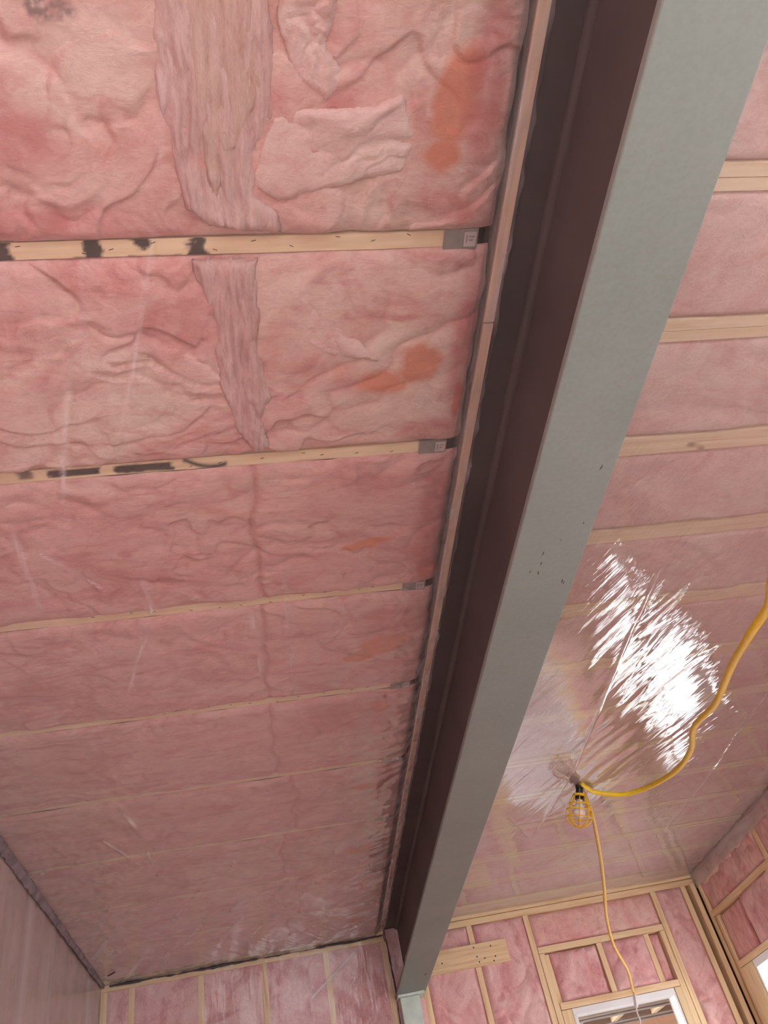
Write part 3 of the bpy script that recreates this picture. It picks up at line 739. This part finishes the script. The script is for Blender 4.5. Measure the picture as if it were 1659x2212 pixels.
def wall_batt(x0, x1, z0, z1, seed, plane='far', par=None, bulge=0.03, mat='pink_wall', st=0.014, rec=0.02):
    def H(A, B):
        p = puff(A * U * 1.3, B * U, seed)
        e = np.clip(np.minimum(np.minimum(A - x0, x1 - A), np.minimum(B - z0, z1 - B)) / 0.05, 0, 1); e = np.sqrt(1 - (1 - e) ** 2)
        return -rec + (rec * 0.6 + bulge * (p * 1.1)) * e, p
    def mapf(A, B):
        h, p = H(A, B)
        if plane == 'far': return A, YF - h, B
        if plane == 'right': return XR - h, A, B
        return XL + h, A, B
    def at(A, B):
        h, p = H(A, B)
        e = np.clip(np.minimum(np.minimum(A - x0, x1 - A), np.minimum(B - z0, z1 - B)) / 0.015, 0, 1)
        return {'stain': A * 0, 'soot': A * 0, 'crease': np.clip((0.12 - p) / 0.12, 0, 1) * 0.6}
    P, F, a = grid(seg(x0, x1, st), seg(z0, z1, st), mapf, None, at)
    if plane != 'right': pass
    F2 = F if plane in ('far', 'left') else F[:, ::-1]
    if plane == 'left': F2 = F
    return mesh_obj('insulation_batt', P, F2, mat, par or wall_far, smooth=True, attrs=a)
xs = [(-1.393, -1.235), (-1.188, -0.715), (-0.668, -0.225), (-0.178, 0.27), (0.317, 0.74)]
for i, (a0, a1) in enumerate(xs): wall_batt(a0, a1, -0.3, 1.903, 300 + i * 5, rec=0.004, bulge=0.012)
wall_batt(0.782, 1.015, -0.3, 1.99, 331, rec=0.0, bulge=0.02)
wall_batt(1.06, 1.465, -0.3, 1.905, 335); wall_batt(1.51, 1.955, -0.3, 1.905, 339, bulge=0.045)
wall_batt(2.0, 3.115, 1.650, 1.905, 343, bulge=0.03, mat='pink_dim', rec=0.035)
wall_batt(2.09, 2.50, 1.238, 1.603, 347, rec=0.05, bulge=0.05); wall_batt(2.545, 2.92, 1.238, 1.603, 351, bulge=0.05)
wall_batt(2.965, 3.066, 1.238, 1.603, 355, rec=0.08); wall_batt(3.16, 3.395, -0.3, 1.905, 359, bulge=0.045)
wall_batt(2.0, 3.12, FLOOR, -0.52, 363, st=0.05)
wall_batt(XL, 2.0, FLOOR, -0.3, 364, st=0.06); wall_batt(3.12, 3.4, FLOOR, -0.3, 365, st=0.05)

# ------------------------------------------------------------------ right wall framing
def rt(name, y0, y1, z0, z1, mat='woodZ', dx=0.0, depth=0.14):
    return box(name, (XR + dx, XR + depth, y0, y1, z0, z1), mat, wall_right, 0.002)
rt('top_plate', 2.0, YF + 0.14, 1.955, 1.999, 'woodY', 0.06); rt('top_plate', 2.0, YF + 0.14, 1.905, 1.951, 'woodY', 0.06)
rt('stud', 6.975, 7.02, FLOOR, 1.905)
rt('stud', 5.78, 5.835, 1.65, 1.905); rt('stud', 5.20, 5.245, FLOOR, 1.905); rt('stud', 4.70, 4.745, FLOOR, 1.905); rt('stud', 4.3, 4.345, FLOOR, 1.905)
rt('jack_stud', 6.90, 6.945, FLOOR, 1.60, dx=0.003)
rt('header_plate', 5.25, 6.972, 1.603, 1.650, 'woodY', -0.002); rt('header_plate', 5.25, 6.898, 1.196, 1.243, 'woodY', -0.004)
rt('cripple_stud', 6.45, 6.495, 1.243, 1.603, dx=0.04); rt('cripple_stud', 5.86, 5.905, 1.243, 1.603)
pan = box('plywood_jamb', (XR - 0.012, XR + 0.14, 6.665, 6.895, -0.6, 1.19), 'plypale', wall_right, 0.002)
wall_batt(5.835, 6.975, 1.652, 1.90, 400, 'right', wall_right, 0.05, 'pink_dim', rec=0.05); wall_batt(5.245, 5.78, 1.652, 1.90, 404, 'right', wall_right, 0.04, 'pink_dim')
wall_batt(5.905, 6.45, 1.243, 1.603, 408, 'right', wall_right, 0.04); wall_batt(6.495, 6.90, 1.243, 1.603, 412, 'right', wall_right, 0.03, 'pink_dim', rec=0.05)
wall_batt(5.245, 5.86, 1.243, 1.603, 416, 'right', wall_right, 0.03); wall_batt(4.745, 5.2, -0.3, 1.905, 420, 'right', wall_right, 0.03)
wall_batt(4.345, 4.70, -0.3, 1.905, 424, 'right', wall_right, 0.03)
wall_batt(4.3, 7.0, FLOOR, -0.62, 426, 'right', wall_right, 0.03, st=0.06)

wall_batt(3.2, 7.04, 1.84, 1.995, 430, 'right', wall_right, 0.02, 'pink_right', rec=0.02)
# left wall batts
for i, yy in enumerate(np.arange(3.6, 7.0, 0.5)):
    wall_batt(yy, min(yy + 0.495, YF), -0.3, 1.99, 440 + i * 4, 'left', wall_left, 0.02, 'pink_wall', 0.025, rec=0.02)
mesh_obj('insulation_panel', *boxes([(XL - 0.03, XL - 0.02, 3.6, YF, FLOOR, -0.3)]), 'pink_wall', wall_left)

# ------------------------------------------------------------------ windows
def window_far():
    w = struct(empty('window_1', W((FW[0] + FW[1]) / 2, YF + 0.05, FW[2])))
    x0, x1, z0, z1 = FW[0] - 0.005, FW[1] + 0.003, FW[2], 1.187
    y0, y1 = YF - 0.004, YF + 0.125
    box('head_frame', (x0, x1, y0, y1, z1 - 0.045, z1), 'vinyl', w); box('sill_frame', (x0, x1, y0, y1, z0, z0 + 0.045), 'vinyl', w)
    box('side_frame', (x0, x0 + 0.03, y0, y1, z0 + 0.045, z1 - 0.045), 'vinyl', w); box('side_frame', (x1 - 0.016, x1, y0, y1, z0 + 0.045, z1 - 0.045), 'vinyl', w)
    box('meeting_rail', (x0 + 0.03, x1 - 0.016, y0 + 0.05, y1 - 0.02, 0.33, 0.37), 'vinyl', w)
    box('pane', (x0 + 0.03, x1 - 0.016, YF + 0.07, YF + 0.075, z0 + 0.045, 0.33), 'glass', w, 0)
    box('pane', (x0 + 0.03, x1 - 0.016, YF + 0.07, YF + 0.075, 0.37, z1 - 0.045), 'glass', w, 0)
window_far()
def window_side():
    w = struct(empty('window_2', W(XR + 0.05, (SW[0] + SW[1]) / 2, SW[2])))
    y0, y1, z0, z1 = SW[0], SW[1] + 0.02, SW[2], 1.193
    x0, x1 = XR - 0.002, XR + 0.12
    box('head_frame', (x0, x1, y0, y1, z1 - 0.055, z1), 'vinyl', w); box('sill_frame', (x0, x1, y0, y1, z0, z0 + 0.05), 'vinyl', w)
    box('side_frame', (x0, x1, y0, y0 + 0.05, z0 + 0.05, z1 - 0.055), 'vinyl', w); box('side_frame', (x0, x1, y1 - 0.025, y1, z0 + 0.05, z1 - 0.055), 'vinyl', w)
    box('mullion', (XR + 0.04, XR + 0.09, 6.09, 6.13, z0 + 0.05, z1 - 0.055), 'vinyl', w)
    box('pane', (XR + 0.06, XR + 0.065, y0 + 0.05, 6.09, z0 + 0.05, z1 - 0.055), 'glass', w, 0)
    box('pane', (XR + 0.06, XR + 0.065, 6.13, y1 - 0.025, z0 + 0.05, z1 - 0.055), 'glass', w, 0)
window_side()

# porch roof outside the far window, brown rafters outside the side window
pr = tag(empty('porch_ceiling', W(2.6, 8.5, 1.3)), 'orange plywood porch ceiling with grey framing seen through the far window', 'porch ceiling')
box('plywood_sheet', (-3.0, 3.8, 7.30, 15.0, 1.225, 1.255), 'ply', pr, 0)
for ya, yb, z in ((7.30, 7.35, 1.150), (7.56, 7.64, 1.172), (7.95, 8.03, 1.178), (8.20, 8.26, 1.19)):
    box('grey_framing', (-3.0, 3.74, ya, yb, z, 1.225), 'greyplank', pr)
for xx in (2.35, 2.72, 3.1): box('rafter_block', (xx, xx + 0.05, 7.64, 7.95, 1.18, 1.224), 'woodY', pr)
pr2 = tag(empty('eave_framing', W(3.9, 6.0, 1.3)), 'brown and white eave framing seen through the right window', 'eave')
for i, yy in enumerate((6.6, 6.32, 6.0, 5.6)):
    box('rafter_tail', (XR + 0.22, XR + 0.95, yy, yy + 0.05, 1.22, 1.34), 'ply', pr2)
box('fascia_board', (XR + 0.95, XR + 0.98, 5.0, 7.3, 1.12, 1.36), 'vinyl', pr2)
struct(mesh_obj('added_dark_deck', *boxes([(-3.0, 3.8, 7.26, 15.0, FLOOR - 0.15, FLOOR - 0.1)]), 'greyink'))  # unseen deck, added to darken what the far window reflects
struct(mesh_obj('reflection_blocker', *boxes([(3.75, 3.80, 7.26, 15.0, FLOOR - 0.1, 1.22)]), 'greyink'))  # unseen wall, added to keep bright ground out of the film's reflections
tag(mesh_obj('ground', *boxes([(-14, 18, -16, 20, FLOOR - 0.5, FLOOR - 0.4)]), 'ground'), 'pale bare ground outside the building', 'ground')['kind'] = 'structure'

# ------------------------------------------------------------------ sealant beads and dark gap strip
def bead(name, pts, wfun, mat, label, normal, seed, th=0.006, step=0.012, cat='sealant', keepthr=None):
    """ragged flattened bead along a polyline; normal is the way it bulges"""
    pts = [np.array(p, float) for p in pts]
    d = np.array(normal, float)
    out, tot = [], 0
    for a, b in zip(pts[:-1], pts[1:]):
        n = max(2, int(np.linalg.norm(b - a) / step))
        for t in np.linspace(0, 1, n, endpoint=False): out.append(a + (b - a) * t)
    out.append(pts[-1]); C = np.array(out); n = len(C)
    tg = np.gradient(C, axis=0); tg /= np.linalg.norm(tg, axis=1)[:, None]
    side = np.cross(tg, d); side /= np.linalg.norm(side, axis=1)[:, None]
    s = np.arange(n) * step
    w = wfun(s)
    off = 0.006 * perlin(s * 5, s * 0, seed) + 0.003 * perlin(s * 30, s * 0, seed + 1)
    K = 7; V = []
    for i in range(n):
        for j in range(K):
            u = j / (K - 1) * 2 - 1
            rag = 0.25 * perlin(np.array(s[i] * 25), np.array(j * 3.3), seed + 2)
            p = C[i] + side[i] * (u * w[i] * (1 + rag) + off[i]) + d * th * (max(0, 1 - u * u) ** 0.5 + 0.0)
            V.append(tuple(W(*p)))
    F = [[i * K + j, i * K + j + 1, (i + 1) * K + j + 1, (i + 1) * K + j] for i in range(n - 1) for j in range(K - 1)]
    o = mesh_obj(name, V, F, mat, None, smooth=True)
    return tag(o, label, cat)
rag = lambda b, a, s0: (lambda s: np.maximum(0.0012, b + a * perlin(s * 4, s * 0 + .5, s0) + a * 0.5 * perlin(s * 17, s * 0, s0 + 1)))
bead('sealant_smear', [(XL + 0.028, 3.4, 1.925), (XL + 0.030, 5.2, 1.93), (XL + 0.028, 7.02, 1.935)], lambda s: np.maximum(0.006, 0.030 - 0.0042 * s + 0.008 * perlin(s * 3, s * 0, 5)), 'sealgrey',
     'grey smeared sealant along the join of ceiling and left wall', (1, 0, -0.5), 501, 0.006)
bead('sealant_gap_bead', [(XL + 0.07, 7.022, 1.934), (-0.6, 7.022, 1.936), (0.1, 7.022, 1.936), (0.76, 7.022, 1.940)], rag(0.0055, 0.008, 510), 'sealblack',
     'ragged black sealant along the top plate of the far wall, left of the beam', (0, -1, 0), 511, 0.005)
bead('sealant_gap_bead', [(XL + 0.05, 7.012, 1.972), (-0.2, 7.014, 1.974), (0.2, 7.012, 1.975), (0.76, 7.014, 1.972)], rag(0.002, 0.004, 516), 'sealblack',
     'thin black sealant line where the left ceiling meets the far wall', (0, -1, -0.2), 517, 0.003)
bead('sealant_gap_bead', [(0.785, 7.012, 1.97), (0.790, 7.010, 1.80), (0.798, 7.010, 1.60), (0.789, 7.010, 1.40), (0.795, 7.010, 0.9)], rag(0.006, 0.006, 520), 'sealblack',  # black strip drawn for the gap, its darkness put in as colour
     'black strip standing in for the dark gap beside the beam end', (0, -1, 0), 521, 0.004)
bead('sealant_gap_bead', [(XL + 0.10, 6.80, 1.946), (XL + 0.16, 6.74, 1.948)], lambda s: 0.012 + s * 0, 'sealblack', 'small black sealant dab on the plastic near the left far corner', (0, 0, -1), 531, 0.003)

# ------------------------------------------------------------------ work light
P0 = np.array([1.921, 4.765, 1.972]); AX = np.array([-0.287, 0.229, -0.930]); AX /= np.linalg.norm(AX)
S1 = np.cross(AX, [0, 1, 0]); S1 /= np.linalg.norm(S1); S2 = np.cross(AX, S1)
def frame_pt(h, r, a):     # h, r in metres along the lamp axis
    p = P0 + (AX * h + (S1 * math.cos(a) + S2 * math.sin(a)) * r) / U
    return tuple(W(*p))
def lathe(prof, n=24, cap=True):
    V, F = [], []
    for h, r in prof:
        for i in range(n): V.append(frame_pt(h, r, 2 * math.pi * i / n))
    for k in range(len(prof) - 1):
        for i in range(n):
            j = (i + 1) % n
            F.append([k * n + i, k * n + j, (k + 1) * n + j, (k + 1) * n + i])
    if cap:
        F.append(list(range(n))[::-1]); F.append([(len(prof) - 1) * n + i for i in range(n)])
    return V, F
def tube(pts, rad, n=8, closed=False):
    """pts metres world; rad scalar or list"""
    P = [Vector(p) for p in pts]; m = len(P); V, F = [], []
    if not hasattr(rad, '__len__'): rad = [rad] * m
    up = None
    for i in range(m):
        if closed: t = P[(i + 1) % m] - P[i - 1]
        else: t = P[min(i + 1, m - 1)] - P[max(i - 1, 0)]
        t.normalize()
        if up is None: up = t.orthogonal().normalized()
        else: up = (up - t * up.dot(t)).normalized()
        s = t.cross(up)
        for k in range(n):
            a = 2 * math.pi * k / n
            V.append(tuple(P[i] + (up * math.cos(a) + s * math.sin(a)) * rad[i]))
    last = m if closed else m - 1
    for i in range(last):
        for k in range(n):
            j = (k + 1) % n; i2 = (i + 1) % m
            F.append([i * n + k, i * n + j, i2 * n + j, i2 * n + k])
    if not closed:
        F.append(list(range(n))[::-1]); F.append([(m - 1) * n + k for k in range(n)])
    return V, F
wl = tag(empty('work_light', W(*P0)), 'caged temporary work light with yellow guard hanging from the ceiling', 'work light')
mesh_obj('socket', *lathe([(-0.004, 0.012), (0.0, 0.019), (0.012, 0.021), (0.014, 0.018), (0.05, 0.019), (0.068, 0.022)]), 'black', wl, smooth=False)
mesh_obj('hook', *tube([frame_pt(h, r, 2.2) for h, r in ((0.012, 0.018), (0.002, 0.026), (-0.008, 0.030), (-0.014, 0.026))], 0.0025), 'black', wl)
mesh_obj('guard_collar', *lathe([(0.040, 0.026), (0.040, 0.032), (0.052, 0.033), (0.052, 0.026)], cap=False), 'yellow', wl, smooth=False)
cage = [(0.046, 0.031), (0.070, 0.041), (0.095, 0.054), (0.120, 0.062), (0.145, 0.064), (0.168, 0.058), (0.188, 0.040), (0.198, 0.016)]
for i in range(8):
    a = 2 * math.pi * i / 8 + 0.2
    mesh_obj('guard_rib', *tube([frame_pt(h, r, a) for h, r in cage], 0.0028, 6), 'yellow', wl, smooth=True)
for h, r in ((0.090, 0.052), (0.120, 0.062), (0.155, 0.062), (0.198, 0.018)):
    mesh_obj('guard_ring', *tube([frame_pt(h, r, 2 * math.pi * k / 28) for k in range(28)], 0.003, 6, True), 'yellow', wl, smooth=True)
bu = mesh_obj('bulb', *lathe([(0.066, 0.014), (0.085, 0.0165), (0.100, 0.024), (0.118, 0.031), (0.134, 0.031), (0.148, 0.024), (0.156, 0.010), (0.158, 0.001)], 24), 'bulb', wl, smooth=True)
mesh_obj('bulb_neck', *lathe([(0.056, 0.015), (0.074, 0.016), (0.084, 0.0172)]), 'vinyl', bu)

def catmull(pts, n=10):
    P = [np.array(p, float) for p in pts]; P = [2 * P[0] - P[1]] + P + [2 * P[-1] - P[-2]]; out = []
    for i in range(1, len(P) - 2):
        for t in np.linspace(0, 1, n, endpoint=False):
            a, b, c, d = P[i - 1], P[i], P[i + 1], P[i + 2]
            out.append(0.5 * (2 * b + (c - a) * t + (2 * a - 5 * b + 4 * c - d) * t * t + (3 * b - a - 3 * c + d) * t ** 3))
    out.append(P[-2]); return out
c1 = catmull([(1.93, 4.74, 1.972), (1.985, 4.80, 1.962), (2.058, 4.856, 1.95), (2.206, 4.825, 1.90), (2.304, 4.646, 1.85), (2.299, 4.225, 1.75), (2.21, 3.817, 1.68), (2.031, 3.382, 1.60),
              (1.933, 2.978, 1.50), (1.787, 2.535, 1.42), (1.624, 2.122, 1.30), (1.56, 1.893, 1.25), (1.338, 1.414, 1.10), (1.25, 0.6, 0.7), (1.2, 0.1, 0.2)])
V, F = tube([tuple(W(*p)) for p in c1], [0.0125 if k < 70 else 0.0115 for k in range(len(c1))], 12)
tag(mesh_obj('power_cord', V, F, 'cord', None, smooth=True), 'thick yellow power cord swinging from the work light towards the upper right', 'cord')
c2 = catmull([(1.935, 4.80, 1.962), (2.02, 4.98, 1.965), (2.109, 5.2, 1.912), (2.183, 5.5, 1.766), (2.245, 5.8, 1.643), (2.305, 6.1, 1.541), (2.397, 6.4, 1.423), (2.548, 6.7, 1.302), (2.612, 6.9, 1.212), (2.610, 6.9, 1.15)])
nn = len(c2)
V, F = tube([tuple(W(*p)) for p in c2], [0.0115 - 0.0040 * (k / nn) for k in range(nn)], 10)
tag(mesh_obj('power_cord', V, F, 'cordtan', None, smooth=True), 'thin tan yellow cord hanging from the work light down to the far window', 'cord')
cn = tag(empty('cord_connector', W(2.60, 6.9, 1.14)), 'small cream plug connector hanging on the cord end in front of the far window', 'plug')
V, F = tube([tuple(W(2.612 - 0.005 * k, 6.9, 1.165 - 0.02 * k)) for k in range(5)], [0.010, 0.013, 0.012, 0.014, 0.010], 10)
mesh_obj('connector_body', V, F, 'sticker', cn, smooth=False)
c3 = catmull([(2.592, 6.9, 1.09), (2.583, 6.9, 1.05), (2.585, 6.9, 1.0), (2.57, 6.9, 0.93), (2.56, 6.9, 0.6), (2.55, 6.9, 0.0)])
V, F = tube([tuple(W(*p)) for p in c3], 0.0055, 8)
mesh_obj('thin_lead', V, F, 'sticker', cn, smooth=True)
